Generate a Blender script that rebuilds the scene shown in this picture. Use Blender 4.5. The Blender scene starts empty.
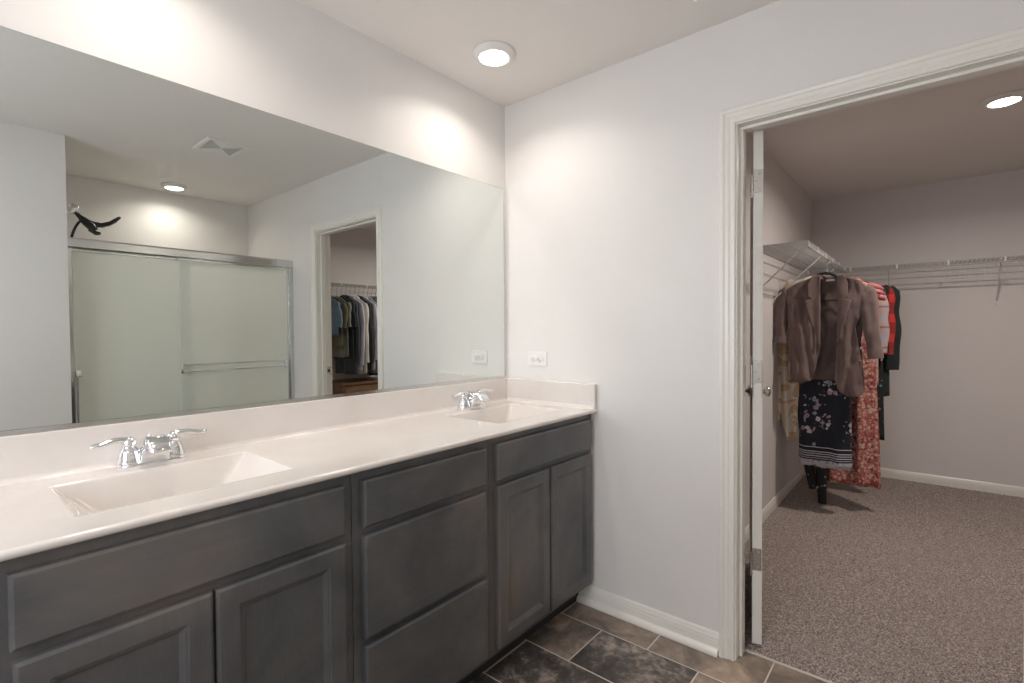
import bpy, bmesh, math, random
from mathutils import Vector, Matrix
from mathutils import noise as mn
PI = math.pi
scene = bpy.context.scene
col = scene.collection

# ------------------------------------------------------------------ camera, world, lights, exposure
def make_camera():
    yaw, pit, rol = math.radians(49.98), math.radians(-1.168), math.radians(-0.40)
    fw = Vector((math.sin(yaw) * math.cos(pit), math.cos(yaw) * math.cos(pit), math.sin(pit)))
    r = Vector((math.cos(yaw), -math.sin(yaw), 0)); u = r.cross(fw)
    r2 = r * math.cos(rol) + u * math.sin(rol); u2 = -r * math.sin(rol) + u * math.cos(rol)
    cd = bpy.data.cameras.new('camera'); cd.sensor_width = 36; cd.lens = 500.95 / 1024 * 36
    cd.clip_start = 0.02
    c = bpy.data.objects.new('camera', cd); col.objects.link(c)
    m = Matrix((r2, u2, -fw)).transposed().to_4x4(); m.translation = (-2.0007, -1.7196, 1.2699)
    c.matrix_world = m; scene.camera = c
make_camera()
w = bpy.data.worlds.new('world'); scene.world = w; w.use_nodes = True
w.node_tree.nodes['Background'].inputs[0].default_value = (0.75, 0.86, 1.0, 1)
w.node_tree.nodes['Background'].inputs[1].default_value = 1.0
vs = scene.view_settings; vs.view_transform = 'Standard'; vs.look = 'None'; vs.gamma = 1; vs.use_curve_mapping = False
vs.exposure = 0.24
cy = scene.cycles
cy.use_denoising = True; cy.denoiser = 'OPENIMAGEDENOISE'
cy.max_bounces = 10; cy.diffuse_bounces = 6; cy.glossy_bounces = 6; cy.transmission_bounces = 6; cy.transparent_max_bounces = 12
cy.sample_clamp_indirect = 0.0; cy.blur_glossy = 0.0; cy.use_guiding = True
def area(name, loc, rot, size, power, color, shape='DISK', size_y=None):
    l = bpy.data.lights.new(name, 'AREA'); l.shape = shape; l.size = size
    if size_y: l.size_y = size_y
    l.energy = power; l.color = color
    o = bpy.data.objects.new(name, l); col.objects.link(o); o.location = loc; o.rotation_euler = rot
    return o
WARM = (1.0, 0.905, 0.815)
LAMP_BATH, LAMP_SHOWER, LAMP_CLOSET, DAY = 2.5, 2.7, 17.5, 24.0
area('window_daylight', (-3.06, -1.05, 1.5), (0, -PI / 2, 0), 1.1, DAY, (0.90, 0.94, 1.0), 'RECTANGLE', 1.3)

# ------------------------------------------------------------------ mesh helpers
class MB:
    def __init__(s): s.v = []; s.f = []; s.sm = []
    def add(s, vs, fs, smooth=False, M=None):
        b = len(s.v)
        for p in vs:
            p = Vector(p); s.v.append(tuple(M @ p if M else p))
        for f in fs: s.f.append([b + i for i in f]); s.sm.append(smooth)
        return s
    def box(s, a, b, bev=0.0, M=None, seg=2):
        x0, x1 = sorted((a[0], b[0])); y0, y1 = sorted((a[1], b[1])); z0, z1 = sorted((a[2], b[2]))
        bm = bmesh.new()
        bmesh.ops.create_cube(bm, size=1, matrix=Matrix.Translation(((x0 + x1) / 2, (y0 + y1) / 2, (z0 + z1) / 2)) @ Matrix.Diagonal((x1 - x0, y1 - y0, z1 - z0, 1)))
        if bev > 0: bmesh.ops.bevel(bm, geom=list(bm.edges), offset=min(bev, (x1 - x0) / 2.1, (y1 - y0) / 2.1, (z1 - z0) / 2.1), segments=seg, affect='EDGES', profile=.5)
        bm.verts.index_update()
        s.add([v.co.copy() for v in bm.verts], [[v.index for v in f.verts] for f in bm.faces], False, M); bm.free(); return s
    def lathe(s, prof, n=24, M=None, cap=True, smooth=True):
        vs, fs = [], []
        for r, z in prof:
            for i in range(n):
                a = 2 * PI * i / n; vs.append((r * math.cos(a), r * math.sin(a), z))
        for j in range(len(prof) - 1):
            for i in range(n):
                k = (i + 1) % n; fs.append([j * n + i, j * n + k, (j + 1) * n + k, (j + 1) * n + i])
        s.add(vs, fs, smooth, M)
        if cap:
            if prof[0][0] > 1e-6: s.add(vs[:n], [list(range(n))[::-1]], False, M)
            if prof[-1][0] > 1e-6: s.add(vs[-n:], [list(range(n))], False, M)
        return s
    def tube(s, pts, r, n=8, M=None, ell=None, up=(0, 0, 1), cap=True):
        pts = [Vector(p) for p in pts]; m = len(pts)
        rs = r if isinstance(r, (list, tuple)) else [r] * m
        vs, fs = [], []; U = Vector(up)
        for j, p in enumerate(pts):
            t = (pts[min(j + 1, m - 1)] - pts[max(j - 1, 0)]).normalized()
            a = U - t * U.dot(t)
            if a.length < 1e-3: a = Vector((1, 0, 0)) - t * t.x
            if a.length < 1e-3: a = Vector((0, 1, 0)) - t * t.y
            a.normalize(); b = t.cross(a)
            e = ell[j] if ell else 1
            for i in range(n):
                g = 2 * PI * i / n; vs.append(p + a * (rs[j] * e * math.cos(g)) + b * (rs[j] * math.sin(g)))
        for j in range(m - 1):
            for i in range(n):
                k = (i + 1) % n; fs.append([j * n + i, j * n + k, (j + 1) * n + k, (j + 1) * n + i])
        s.add(vs, fs, True, M)
        if cap:
            s.add(vs[:n], [list(range(n))[::-1]], False, M); s.add(vs[-n:], [list(range(n))], False, M)
        return s
    def prism(s, poly, h0, h1, axis='z', M=None):
        n = len(poly)
        def P(a, b, h): return {'z': (a, b, h), 'x': (h, a, b), 'y': (a, h, b)}[axis]
        vs = [P(a, b, h0) for a, b in poly] + [P(a, b, h1) for a, b in poly]
        fs = [list(range(n))[::-1], [n + i for i in range(n)]] + [[i, (i + 1) % n, n + (i + 1) % n, n + i] for i in range(n)]
        return s.add(vs, fs, False, M)
    def rings(s, x0, z0, x1, z1, yb, steps, sgn=-1, M=None):
        # concentric rectangles: steps = [(inset, depth towards viewer)], a door or drawer front facing -y
        vs, fs = [], []
        for ins, d in steps:
            y = yb + sgn * d; vs += [(x0 + ins, y, z0 + ins), (x1 - ins, y, z0 + ins), (x1 - ins, y, z1 - ins), (x0 + ins, y, z1 - ins)]
        for j in range(len(steps) - 1):
            for i in range(4):
                k = (i + 1) % 4; fs.append([4 * j + i, 4 * j + k, 4 * j + 4 + k, 4 * j + 4 + i])
        L = 4 * (len(steps) - 1); fs.append([L, L + 1, L + 2, L + 3]); fs.append([3, 2, 1, 0])
        return s.add(vs, fs, False, M)
    def sheet(s, rows, depth, nu=16, th=0.005, M=None):
        # rows = [(z, uL, uR)] interpolated; depth(u, z) -> offset towards the viewer; local frame (u, depth, z)
        zs = []
        for a, b in zip(rows[:-1], rows[1:]):
            k = max(1, int(abs(a[0] - b[0]) / 0.011))
            for i in range(k):
                t = i / k; zs.append(tuple(a[q] + (b[q] - a[q]) * t for q in range(3)))
        zs.append(rows[-1]); m = len(zs); vs, fs = [], []
        for side in (0, 1):
            for z, l, r in zs:
                for i in range(nu + 1):
                    u = l + (r - l) * i / nu; vs.append((u, depth(u, z) - side * th, z))
        N = (nu + 1) * m
        for j in range(m - 1):
            for i in range(nu):
                a = j * (nu + 1) + i; q = [a, a + 1, a + nu + 2, a + nu + 1]
                fs.append(q[::-1]); fs.append([N + x for x in q])
        ed = [i for i in range(nu + 1)] + [j * (nu + 1) + nu for j in range(1, m)] + [(m - 1) * (nu + 1) + i for i in range(nu - 1, -1, -1)] + [j * (nu + 1) for j in range(m - 2, 0, -1)]
        for i in range(len(ed)):
            a, b = ed[i], ed[(i + 1) % len(ed)]; fs.append([a, b, N + b, N + a])
        return s.add(vs, fs, True, M)
    def wrinkle(s, amp, sc, seed=0.):
        for i, p in enumerate(s.v):
            q = Vector(p); n = mn.noise(Vector((q.x * sc * 1.8, q.y * sc * .3, q.z * sc * .32)) + Vector((seed, seed, 0))); m2 = mn.noise(Vector((q.x * sc * 2.6, 0, q.z * sc * 1.1)) + Vector((0, seed, seed)))
            s.v[i] = (q.x + amp * .3 * m2, q.y + amp * n + amp * .5 * m2, q.z)
        return s
    def mesh(s, name, mat):
        me = bpy.data.meshes.new(name); me.from_pydata(s.v, [], s.f); me.update()
        me.polygons.foreach_set('use_smooth', s.sm)
        bm = bmesh.new(); bm.from_mesh(me); bmesh.ops.recalc_face_normals(bm, faces=bm.faces); bm.to_mesh(me); bm.free()
        for m in (mat if isinstance(mat, (list, tuple)) else [mat]): me.materials.append(m)
        return me
    def build(s, name, mat, parent=None, label=None):
        o = bpy.data.objects.new(name, s.mesh(name, mat)); col.objects.link(o)
        if parent: o.parent = parent
        if label: o['label'] = label
        return o
def tag(o, label, cat, group=None, kind=None):
    o['label'] = label; o['category'] = cat
    if group: o['group'] = group
    if kind: o['kind'] = kind
    return o
def thing(name, loc, label, cat, group=None, rz=0):
    o = bpy.data.objects.new(name, None); o.empty_display_size = .05; col.objects.link(o); o.location = loc; o.rotation_euler = (0, 0, rz)
    return tag(o, label, cat, group)
def struct(mb, name, mat, parent=None):
    o = mb.build(name, mat, parent)
    if not parent: o['kind'] = 'structure'
    return o
def copy_tree(o, parent=None):
    c = o.copy(); col.objects.link(c)
    if parent: c.parent = parent
    for ch in list(o.children): copy_tree(ch, c)
    return c
def rot(axis, deg, t=(0, 0, 0)): return Matrix.Translation(t) @ Matrix.Rotation(math.radians(deg), 4, axis)

# ------------------------------------------------------------------ materials
class NT:
    def __init__(s, name):
        s.m = bpy.data.materials.new(name); s.m.use_nodes = True; s.t = s.m.node_tree; s.n = s.t.nodes
        s.b = s.n['Principled BSDF']; s.out = s.n['Material Output']
    def node(s, typ, props=None, **ins):
        n = s.n.new(typ)
        for k, v in (props or {}).items(): setattr(n, k, v)
        for k, v in ins.items():
            k2 = {'Fac': 'Fac'}.get(k, k.replace('_', ' '))
            s.put(n.inputs[int(k[1:])] if k[0] == 'i' and k[1:].isdigit() else n.inputs[k2], v)
        return n
    def put(s, sock, v):
        if hasattr(v, 'is_output') or isinstance(v, bpy.types.NodeSocket): s.t.links.new(v, sock)
        elif isinstance(v, tuple) and len(v) == 3 and sock.type == 'RGBA': sock.default_value = (*v, 1)
        else: sock.default_value = v
    def coord(s, which='Object', scale=(1, 1, 1), loc=(0, 0, 0), rotz=0):
        tc = s.node('ShaderNodeTexCoord'); mp = s.node('ShaderNodeMapping')
        s.t.links.new(tc.outputs[which], mp.inputs['Vector'])
        mp.inputs['Scale'].default_value = scale; mp.inputs['Location'].default_value = loc; mp.inputs['Rotation'].default_value = (0, 0, rotz)
        return mp.outputs['Vector']
    def noise(s, vec, scale, detail=4, rough=.55, dist=0): return s.node('ShaderNodeTexNoise', Vector=vec, Scale=scale, Detail=detail, Roughness=rough, Distortion=dist).outputs['Fac']
    def ramp(s, fac, stops, mode='LINEAR'):
        n = s.node('ShaderNodeValToRGB'); n.color_ramp.interpolation = mode; e = n.color_ramp.elements
        while len(e) < len(stops): e.new(.5)
        for k, (p, c) in enumerate(stops):
            e[k].position = p; e[k].color = (*c, 1) if isinstance(c, tuple) else (c, c, c, 1)
        s.put(n.inputs['Fac'], fac); return n.outputs['Color']
    def mix(s, fac, a, b, mode='MIX'):
        n = s.node('ShaderNodeMix', {'data_type': 'RGBA', 'blend_type': mode})
        s.put(n.inputs[0], fac); s.put(n.inputs[6], a); s.put(n.inputs[7], b); return n.outputs[2]
    def math(s, op, a, b=0.0, c=None):
        n = s.node('ShaderNodeMath', {'operation': op}); s.put(n.inputs[0], a); s.put(n.inputs[1], b)
        if c is not None: s.put(n.inputs[2], c)
        return n.outputs[0]
    def sep(s, vec):
        n = s.node('ShaderNodeSeparateXYZ'); s.t.links.new(vec, n.inputs[0]); return n.outputs
    def bump(s, h, strength=.3, dist=.002):
        n = s.node('ShaderNodeBump', Height=h, Strength=strength, Distance=dist); s.t.links.new(n.outputs[0], s.b.inputs['Normal'])
    def set(s, **k):
        for a, v in k.items(): s.put(s.b.inputs[a.replace('_', ' ')], v)
        return s.m
def paint(name, c, rough=.55, bs=.12, var=.03, scale=350):
    t = NT(name); v = t.coord('Object')
    n = t.noise(v, 3, 3)
    t.set(Base_Color=t.ramp(n, [(0.3, tuple(x * (1 - var) for x in c)), (0.7, c)]), Roughness=rough)
    t.bump(t.noise(v, scale, 3), bs, .0006); return t.m
def metal(name, c, rough=.1, nscale=60):
    t = NT(name); v = t.coord('Object'); n = t.noise(v, nscale, 2)
    t.set(Base_Color=c, Metallic=1.0, Roughness=t.math('MULTIPLY_ADD', n, rough * .5, rough * .75)); return t.m
def plastic(name, c, rough=.35, bs=.05):
    t = NT(name); v = t.coord('Object'); t.set(Base_Color=c, Roughness=rough); t.bump(t.noise(v, 200, 2), bs, .0003); return t.m
M = {}
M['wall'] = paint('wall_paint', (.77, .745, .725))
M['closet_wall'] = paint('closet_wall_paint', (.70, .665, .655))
M['ceiling'] = paint('ceiling_paint', (.80, .77, .745), .7, .2, .02, 220)
M['trimw'] = paint('white_trim_gloss', (.82, .795, .745), .28, .04, .02, 60)
M['marble'] = None
t = NT('cultured_marble'); v = t.coord('Object'); n = t.noise(v, 4, 5, .6, .8)
t.set(Base_Color=t.ramp(n, [(.35, (.70, .65, .61)), (.6, (.735, .69, .655))]), Roughness=.13, Coat_Weight=.4, Coat_Roughness=.06); M['marble'] = t.m
def stained(name, sc):
    t = NT(name); v = t.coord('Object', sc); v2 = t.coord('Object')
    g = t.noise(v, 1.0, 6, .6, .4); b = t.noise(v2, 2.6, 4, .55, .6); f = t.noise(v, 6.0, 3, .6)
    base = t.ramp(b, [(.34, (.058, .063, .068)), (.47, (.088, .090, .094)), (.58, (.130, .125, .124)), (.70, (.168, .140, .124))])
    c = t.mix(t.ramp(g, [(.3, .0), (.7, .30)]), base, (.05, .047, .046))
    c = t.mix(t.ramp(f, [(.45, .0), (.75, .14)]), c, (.17, .155, .145))
    t.set(Base_Color=c, Roughness=.36, Coat_Weight=.25, Coat_Roughness=.25); t.bump(f, .12, .0006); return t.m
M['wood_h'] = stained('grey_stain_horizontal_grain', (5, 22, 26)); M['wood_v'] = stained('grey_stain_vertical_grain', (26, 22, 5))
M['chrome'] = metal('polished_chrome', (.82, .83, .85), .05)
M['satin'] = metal('satin_nickel', (.62, .60, .57), .25)
M['steel'] = metal('anodised_aluminium', (.70, .70, .69), .16)
M['mirror'] = NT('mirror_silvering'); t = M['mirror']; v = t.coord('Object')
t.set(Base_Color=t.ramp(t.noise(v, 1.5, 1), [(0, (.765, .80, .78)), (1, (.78, .81, .79))]), Metallic=1.0, Roughness=.0); M['mirror'] = t.m
M['mirror_edge'] = plastic('mirror_edge_glass', (.10, .14, .12), .1)
M['white_plastic'] = plastic('white_plastic', (.80, .79, .77), .3)
M['dark'] = plastic('dark_cavity', (.03, .03, .03), .6)
M['black'] = plastic('black_plastic', (.018, .019, .022), .25)
M['wire'] = plastic('shaded_vinyl_wire', (.42, .41, .405), .4)  # white vinyl greyed: shade on the shelf underside put into the colour
M['hook'] = metal('hanger_hook_wire', (.42, .43, .45), .2)
M['brace'] = plastic('white_vinyl_brace', (.72, .71, .70), .35)
M['black_velvet'] = plastic('black_hanger', (.012, .012, .013), .5)
M['clearp'] = plastic('pale_hanger_plastic', (.55, .56, .58), .15)
M['surround'] = plastic('white_shower_wall', (.86, .845, .80), .2)
# floor tile
t = NT('slate_vinyl_tile'); v = t.coord('Object'); s_ = t.sep(v)
cb = t.node('ShaderNodeCombineXYZ'); t.put(cb.inputs[0], t.math('ADD', s_[1], .451 + .408 * 4)); t.put(cb.inputs[1], t.math('ADD', s_[0], .154 + .2555 * 13))
br = t.node('ShaderNodeTexBrick', {'offset': .5, 'offset_frequency': 2}, Vector=cb.outputs[0], Color1=(0., 0., 0.), Color2=(1., 1., 1.), Mortar=(0., 0., 0.), Scale=1.0, Mortar_Size=.0028, Mortar_Smooth=.1, Bias=0.0, Brick_Width=.408, Row_Height=.2555)
rnd = t.sep(br.outputs['Color'])[0]
off = t.node('ShaderNodeVectorMath', {'operation': 'MULTIPLY_ADD'}); t.t.links.new(br.outputs['Color'], off.inputs[0]); off.inputs[1].default_value = (7.3, 3.1, 5.7); t.t.links.new(v, off.inputs[2])
n1 = t.noise(off.outputs[0], 5.5, 6, .62, .7); n2 = t.noise(off.outputs[0], 26, 5, .7, .3); n3 = t.noise(v, 160, 3, .7)
warm = t.ramp(n1, [(.30, (.085, .070, .058)), (.43, (.19, .15, .120)), (.54, (.31, .24, .19)), (.68, (.50, .375, .295))])
cold = t.ramp(t.math('ADD', t.math('MULTIPLY', n1, .5), t.math('MULTIPLY', n2, .5)), [(.38, (.028, .026, .026)), (.49, (.085, .077, .073)), (.56, (.26, .22, .195)), (.66, (.50, .42, .36))])
tc = t.mix(t.ramp(rnd, [(.62, 0.), (.72, .85)]), warm, cold)
tc = t.mix(t.ramp(n2, [(.40, .25), (.62, 0.)]), tc, (.05, .042, .036))
tc = t.mix(t.ramp(n3, [(.55, 0.), (.75, .18)]), tc, (.36, .31, .27))
tc = t.mix(br.outputs['Fac'], tc, (.66, .58, .52))
t.set(Base_Color=tc, Roughness=t.math('MULTIPLY_ADD', n2, .25, .28)); t.bump(t.math('SUBTRACT', t.math('MULTIPLY', n1, .6), br.outputs['Fac']), .35, .0015); M['tile'] = t.m
# carpet
t = NT('carpet_pile'); v = t.coord('Object'); a = t.noise(v, 150, 2, .8); b = t.noise(v, 3.2, 3, .5, .6); e = t.noise(v, 75, 4, .85)
cc = t.ramp(t.math('ADD', t.math('MULTIPLY', a, .55), t.math('MULTIPLY', e, .45)), [(.38, (.070, .050, .043)), (.5, (.26, .205, .182)), (.62, (.66, .55, .50))])
cc = t.mix(t.ramp(b, [(.35, .0), (.7, .30)]), cc, (.30, .245, .222))
t.set(Base_Color=cc, Roughness=.95, Sheen_Weight=.3); t.bump(a, .9, .006); M['carpet'] = t.m
# frosted glass
t = NT('frosted_shower_glass'); v = t.coord('Object')
pr_ = t.b; t.set(Base_Color=(.91, .935, .905), Roughness=.42, IOR=1.1, Transmission_Weight=1.0)
tr = t.node('ShaderNodeBsdfTranslucent', Color=(.97, .98, .95)); df = t.node('ShaderNodeBsdfDiffuse', Color=(.88, .90, .85))
m1 = t.node('ShaderNodeMixShader', Fac=.5); t.t.links.new(tr.outputs[0], m1.inputs[1]); t.t.links.new(df.outputs[0], m1.inputs[2])
m2 = t.node('ShaderNodeMixShader', Fac=t.ramp(t.noise(v, 500, 2), [(.3, .74), (.7, .80)])); t.t.links.new(pr_.outputs[0], m2.inputs[1]); t.t.links.new(m1.outputs[0], m2.inputs[2])
gl = t.node('ShaderNodeBsdfAnisotropic', Color=(1., 1., 1.), Roughness=.15); m3 = t.node('ShaderNodeMixShader', Fac=.04)
t.t.links.new(m2.outputs[0], m3.inputs[1]); t.t.links.new(gl.outputs[0], m3.inputs[2]); t.t.links.new(m3.outputs[0], t.out.inputs[0]); M['frost'] = t.m
t = NT('window_glass'); tp = t.node('ShaderNodeBsdfTransparent'); mx = t.node('ShaderNodeMixShader', Fac=.08); t.set(Roughness=.02, Base_Color=(.9, .95, .95))
t.t.links.new(tp.outputs[0], mx.inputs[1]); t.t.links.new(t.b.outputs[0], mx.inputs[2]); t.t.links.new(mx.outputs[0], t.out.inputs[0]); M['pane'] = t.m
def lampm(name, st):
    t = NT(name); t.set(Base_Color=(.9, .9, .88), Emission_Color=(1., .95, .89), Emission_Strength=st); return t.m
M['lens'] = lampm('glowing_lens', 14.0)
# fabrics
def fabric(name, c, var=.25, rough=.85, weave=900, sheen=.15):
    t = NT(name); v = t.coord('Object'); n = t.noise(v, 7, 4, .6); k = t.noise(v, weave, 2)
    d = tuple(x * (1 - var) for x in c)
    t.set(Base_Color=t.ramp(n, [(.35, d), (.65, c)]), Roughness=rough, Sheen_Weight=sheen); t.bump(k, .25, .001); return t.m
def floral(name, base, cols, scale=28, size=.32, keep=.5, mask_scale=6, thr=.5):
    t = NT(name); v = t.coord('Object'); nz = t.node('ShaderNodeTexNoise', Vector=v, Scale=scale * 2.2, Detail=2)
    va = t.node('ShaderNodeVectorMath', {'operation': 'MULTIPLY_ADD'}); t.t.links.new(nz.outputs['Color'], va.inputs[0]); va.inputs[1].default_value = (.6 / scale,) * 3; t.t.links.new(v, va.inputs[2])
    w_ = t.node('ShaderNodeTexVoronoi', {'feature': 'F1'}, Vector=va.outputs[0], Scale=scale)
    rn = t.sep(w_.outputs['Color']); dist = w_.outputs['Distance']
    inside = t.math('LESS_THAN', dist, t.math('MULTIPLY_ADD', rn[1], size * .8, size * .5)); on = t.math('LESS_THAN', rn[0], keep)
    cl = t.math('GREATER_THAN', t.noise(v, mask_scale, 2), thr)
    c = t.ramp(rn[2], [(i / len(cols), x) for i, x in enumerate(cols)], 'CONSTANT')
    c = t.mix(t.ramp(t.noise(v, scale * 5, 3), [(.4, 0.), (.6, .35)]), c, tuple(min(1, x * .55) for x in base))
    f = t.math('MULTIPLY', t.math('MULTIPLY', inside, on), cl)
    t.set(Base_Color=t.mix(f, base, c), Roughness=.8); return t
def stripes(t, v, axis, freq, lo, phase=0.0):
    return t.math('LESS_THAN', t.math('FRACT', t.math('MULTIPLY_ADD', t.sep(v)[axis], freq, phase)), lo)
def plaid(name, base, c1, c2, fu=9, fz=9, w1=.5, w2=.12):
    t = NT(name); v = t.coord('Object', loc=(5, 5, 5))
    a = t.math('MULTIPLY', t.math('ADD', stripes(t, v, 0, fu, w1), stripes(t, v, 2, fz, w1)), .5)
    c = t.mix(a, base, c1); b = t.math('MAXIMUM', stripes(t, v, 0, fu, w2, .3), stripes(t, v, 2, fz, w2, .3))
    t.set(Base_Color=t.mix(t.math('MULTIPLY', b, .7), c, c2), Roughness=.85); t.bump(t.noise(v, 700, 2), .2, .001); return t.m

# ------------------------------------------------------------------ room shell
H = 2.44; OY0, OY1, OZ = -1.134, -1.960, 2.059      # rough opening of the closet doorway
XL = -3.0
s = MB(); s.box((XL - .1, -3.45, -.06), (.084, .1, 0)); struct(s, 'floor', M['tile'])
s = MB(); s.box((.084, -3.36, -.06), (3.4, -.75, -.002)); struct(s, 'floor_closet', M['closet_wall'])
s = MB(); s.box((XL - .1, -3.45, H), (3.4, .1, H + .06)); struct(s, 'ceiling', M['ceiling'])
s = MB(); s.box((XL - .1, 0, 0), (.115, .1, H)); struct(s, 'wall_mirror_side', M['wall'])
wmb = MB(); wmb.box((0, OY0, 0), (.115, 0, H)); wmb.box((0, -3.36, 0), (.115, OY1, H)); wmb.box((0, OY1, OZ), (.115, OY0, H)); struct(wmb, 'wall_right', M['wall'])
s = MB(); s.box((XL, -2.34, 0), (-1.41, -2.22, H)); s.box((-1.53, -3.16, 0), (-1.41, -2.34, H)); struct(s, 'wall_partition', M['wall'])
s = MB(); s.box((-1.53, -3.36, 0), (0, -3.16, H)); struct(s, 'wall_shower_back', M['wall'])
WZ0, WZ1, WY0, WY1 = .95, 2.05, -1.68, -.42
s = MB(); X0, X1 = XL - .1, XL
s.box((X0, -2.34, 0), (X1, 0, WZ0)); s.box((X0, -2.34, WZ1), (X1, 0, H)); s.box((X0, -2.34, WZ0), (X1, WY0, WZ1)); s.box((X0, WY1, WZ0), (X1, 0, WZ1)); struct(s, 'wall_left', M['wall'])
wf = MB(); wf.box((XL - .07, WY0, WZ0), (XL + .012, WY0 + .05, WZ1), .004); wf.box((XL - .07, WY1 - .05, WZ0), (XL + .012, WY1, WZ1), .004)
wf.box((XL - .07, WY0, WZ0), (XL + .03, WY1, WZ0 + .05), .004); wf.box((XL - .07, WY0, WZ1 - .05), (XL + .012, WY1, WZ1), .004); wf.box((XL - .06, WY0, 1.48), (XL - .02, WY1, 1.52), .004)
wo = struct(wf, 'window_1', M['trimw']); p = MB().box((XL - .045, WY0 + .05, WZ0 + .05), (XL - .039, WY1 - .05, WZ1 - .05)); p.build('pane', M['pane'], wo)
# closet shell
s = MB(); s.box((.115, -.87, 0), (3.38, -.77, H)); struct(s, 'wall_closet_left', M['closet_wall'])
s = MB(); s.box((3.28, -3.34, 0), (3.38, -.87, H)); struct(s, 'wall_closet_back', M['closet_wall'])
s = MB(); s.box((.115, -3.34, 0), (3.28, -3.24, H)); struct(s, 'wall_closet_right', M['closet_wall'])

# ------------------------------------------------------------------ trim
BBP = [(0, 0), (.013, 0), (.013, .052), (.011, .058), (.012, .062), (.009, .070), (.007, .078), (.004, .083), (0, .083)]
SHOE = [(.013, 0), (.030, 0), (.0305, .006), (.029, .013), (.0255, .019), (.020, .023), (.013, .025)]
def base_x(name, y0, y1, x, sg, shoe=True):       # runs along y on a wall of constant x
    s = MB(); s.prism([(x + sg * a, b) for a, b in BBP], 0, 1, 'y')
    if shoe: s.prism([(x + sg * a, b) for a, b in SHOE], 0, 1, 'y')
    s.v = [(p[0], y0 + (y1 - y0) * p[1], p[2]) for p in s.v]; return struct(s, name, M['trimw'])
def base_y(name, x0, x1, y, sg, shoe=True):
    s = MB(); s.prism([(y + sg * a, b) for a, b in BBP], x0, x1, 'x')
    if shoe: s.prism([(y + sg * a, b) for a, b in SHOE], x0, x1, 'x')
    return struct(s, name, M['trimw'])
base_x('baseboard_right', -.449, -1.0895, 0, -1)
base_x('baseboard_right_rear', -2.009, -2.27, 0, -1)
base_y('baseboard_partition', XL + .02, -1.412, -2.22, 1)
base_y('baseboard_closet_left', .14, 3.265, -.87, -1, False)
base_x('baseboard_closet_back', -3.24, -.885, 3.28, -1, False)
base_y('baseboard_closet_right', .14, 3.265, -3.24, 1, False)
CP = [(0, 0), (0, .0075), (.003, .010), (.011, .0105), (.015, .0085), (.019, .0085), (.024, .012), (.036, .0135), (.040, .0175), (.046, .019), (.052, .0185), (.056, .015), (.057, .010), (.057, 0)]
def casing(name, x, sg):
    yl, yr, zt = -1.147, -1.947, 2.046
    vs, fs = [], []; n = len(CP)
    for st in range(4):
        for u, th in CP:
            X = x + sg * th
            vs.append([(X, yl + u, .0), (X, yl + u, zt + u), (X, yr - u, zt + u), (X, yr - u, .0)][st])
    for st in range(3):
        for i in range(n):
            k = (i + 1) % n; fs.append([st * n + i, st * n + k, (st + 1) * n + k, (st + 1) * n + i])
    fs += [list(range(n)), [3 * n + i for i in range(n)][::-1]]
    return struct(MB().add(vs, fs), name, M['trimw'])
casing('trim_1', 0, -1); casing('trim_2', .115, 1)
s = MB()
s.box((0, -1.152, 0), (.115, -1.134, 2.041), .001); s.box((0, -1.960, 0), (.115, -1.942, 2.041), .001); s.box((0, -1.960, 2.041), (.115, -1.134, 2.059), .001)
s.box((.036, -1.163, 0), (.074, -1.152, 2.030), .002); s.box((.036, -1.942, 0), (.074, -1.931, 2.030), .002); s.box((.036, -1.942, 2.030), (.074, -1.152, 2.041), .002)
jamb = struct(s, 'trim_3', M['trimw'])
s = MB(); s.box((.078, -1.9425, .94), (.108, -1.9395, 1.0), .002); k_ = s.build('strike_plate', M['satin'], jamb, 'satin nickel strike plate'); s = MB(); s.lathe([(.011, 0), (.011, .0006), (0, .0007)], 20, Matrix.Translation((.092, -1.9395, .97)) @ Matrix.Rotation(-PI / 2, 4, 'X')); s.build('latch_hole', M['dark'], k_, 'dark latch hole')
s = MB(); s.box((.080, -1.936, 0.0), (.088, -1.158, .006), .001); struct(s, 'trim_4', plastic('threshold_strip', (.68, .62, .56), .5))

# closet door, swung into the closet, seen on its hinge edge
A = math.radians(15.4); DX, DY = .122, -1.1768
door = MB(); DM = Matrix.Translation((DX, DY, .02)) @ Matrix.Rotation(A, 4, 'Z')
W_, HD, TD = .765, 2.025, .035
door.box((0, -TD + .004, 0), (W_, -.004, HD), .001, DM)
def dface(y, sg):
    st = [(0, 0), (.001, .0039)]
    for (x0, x1, z0, z1) in [(0, W_, 0, .22), (0, W_, 1.88, HD), (0, W_, .98, 1.12), (0, .11, .22, 1.88), (W_ - .11, W_, .22, 1.88), (W_ / 2 - .05, W_ / 2 + .05, .22, 1.88)]:
        door.box((x0, y, z0), (x1, y + sg * .004, z1), 0.0008, DM)
dface(-TD + .004, -1); dface(-.004, 1)
door_o = struct(door, 'door_1', M['trimw'])
for z in (.295, 1.04, 1.785):
    h = MB(); h.box((-.0022, -.033, z), (.0002, -.001, z + .089), .008, DM); h.tube([(*(DM @ Vector((-.004, .004, z)))[:2], z), (*(DM @ Vector((-.004, .004, z)))[:2], z + .089)], .0055, 12)
    for q in (.015, .0445, .074):
        yy = -.022 if q != .0445 else -.012
        h.lathe([(.0035, 0), (.003, .0012), (0, .0014)], 10, DM @ Matrix.Translation((-.0022, yy, z + q - .0)) @ Matrix.Rotation(-PI / 2, 4, 'Y'))
    h.box((.078, -1.1535, z + .0), (.112, -1.1515, z + .089), .003)
    h.build('hinge', M['satin'], door_o, 'satin nickel hinge')
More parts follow.
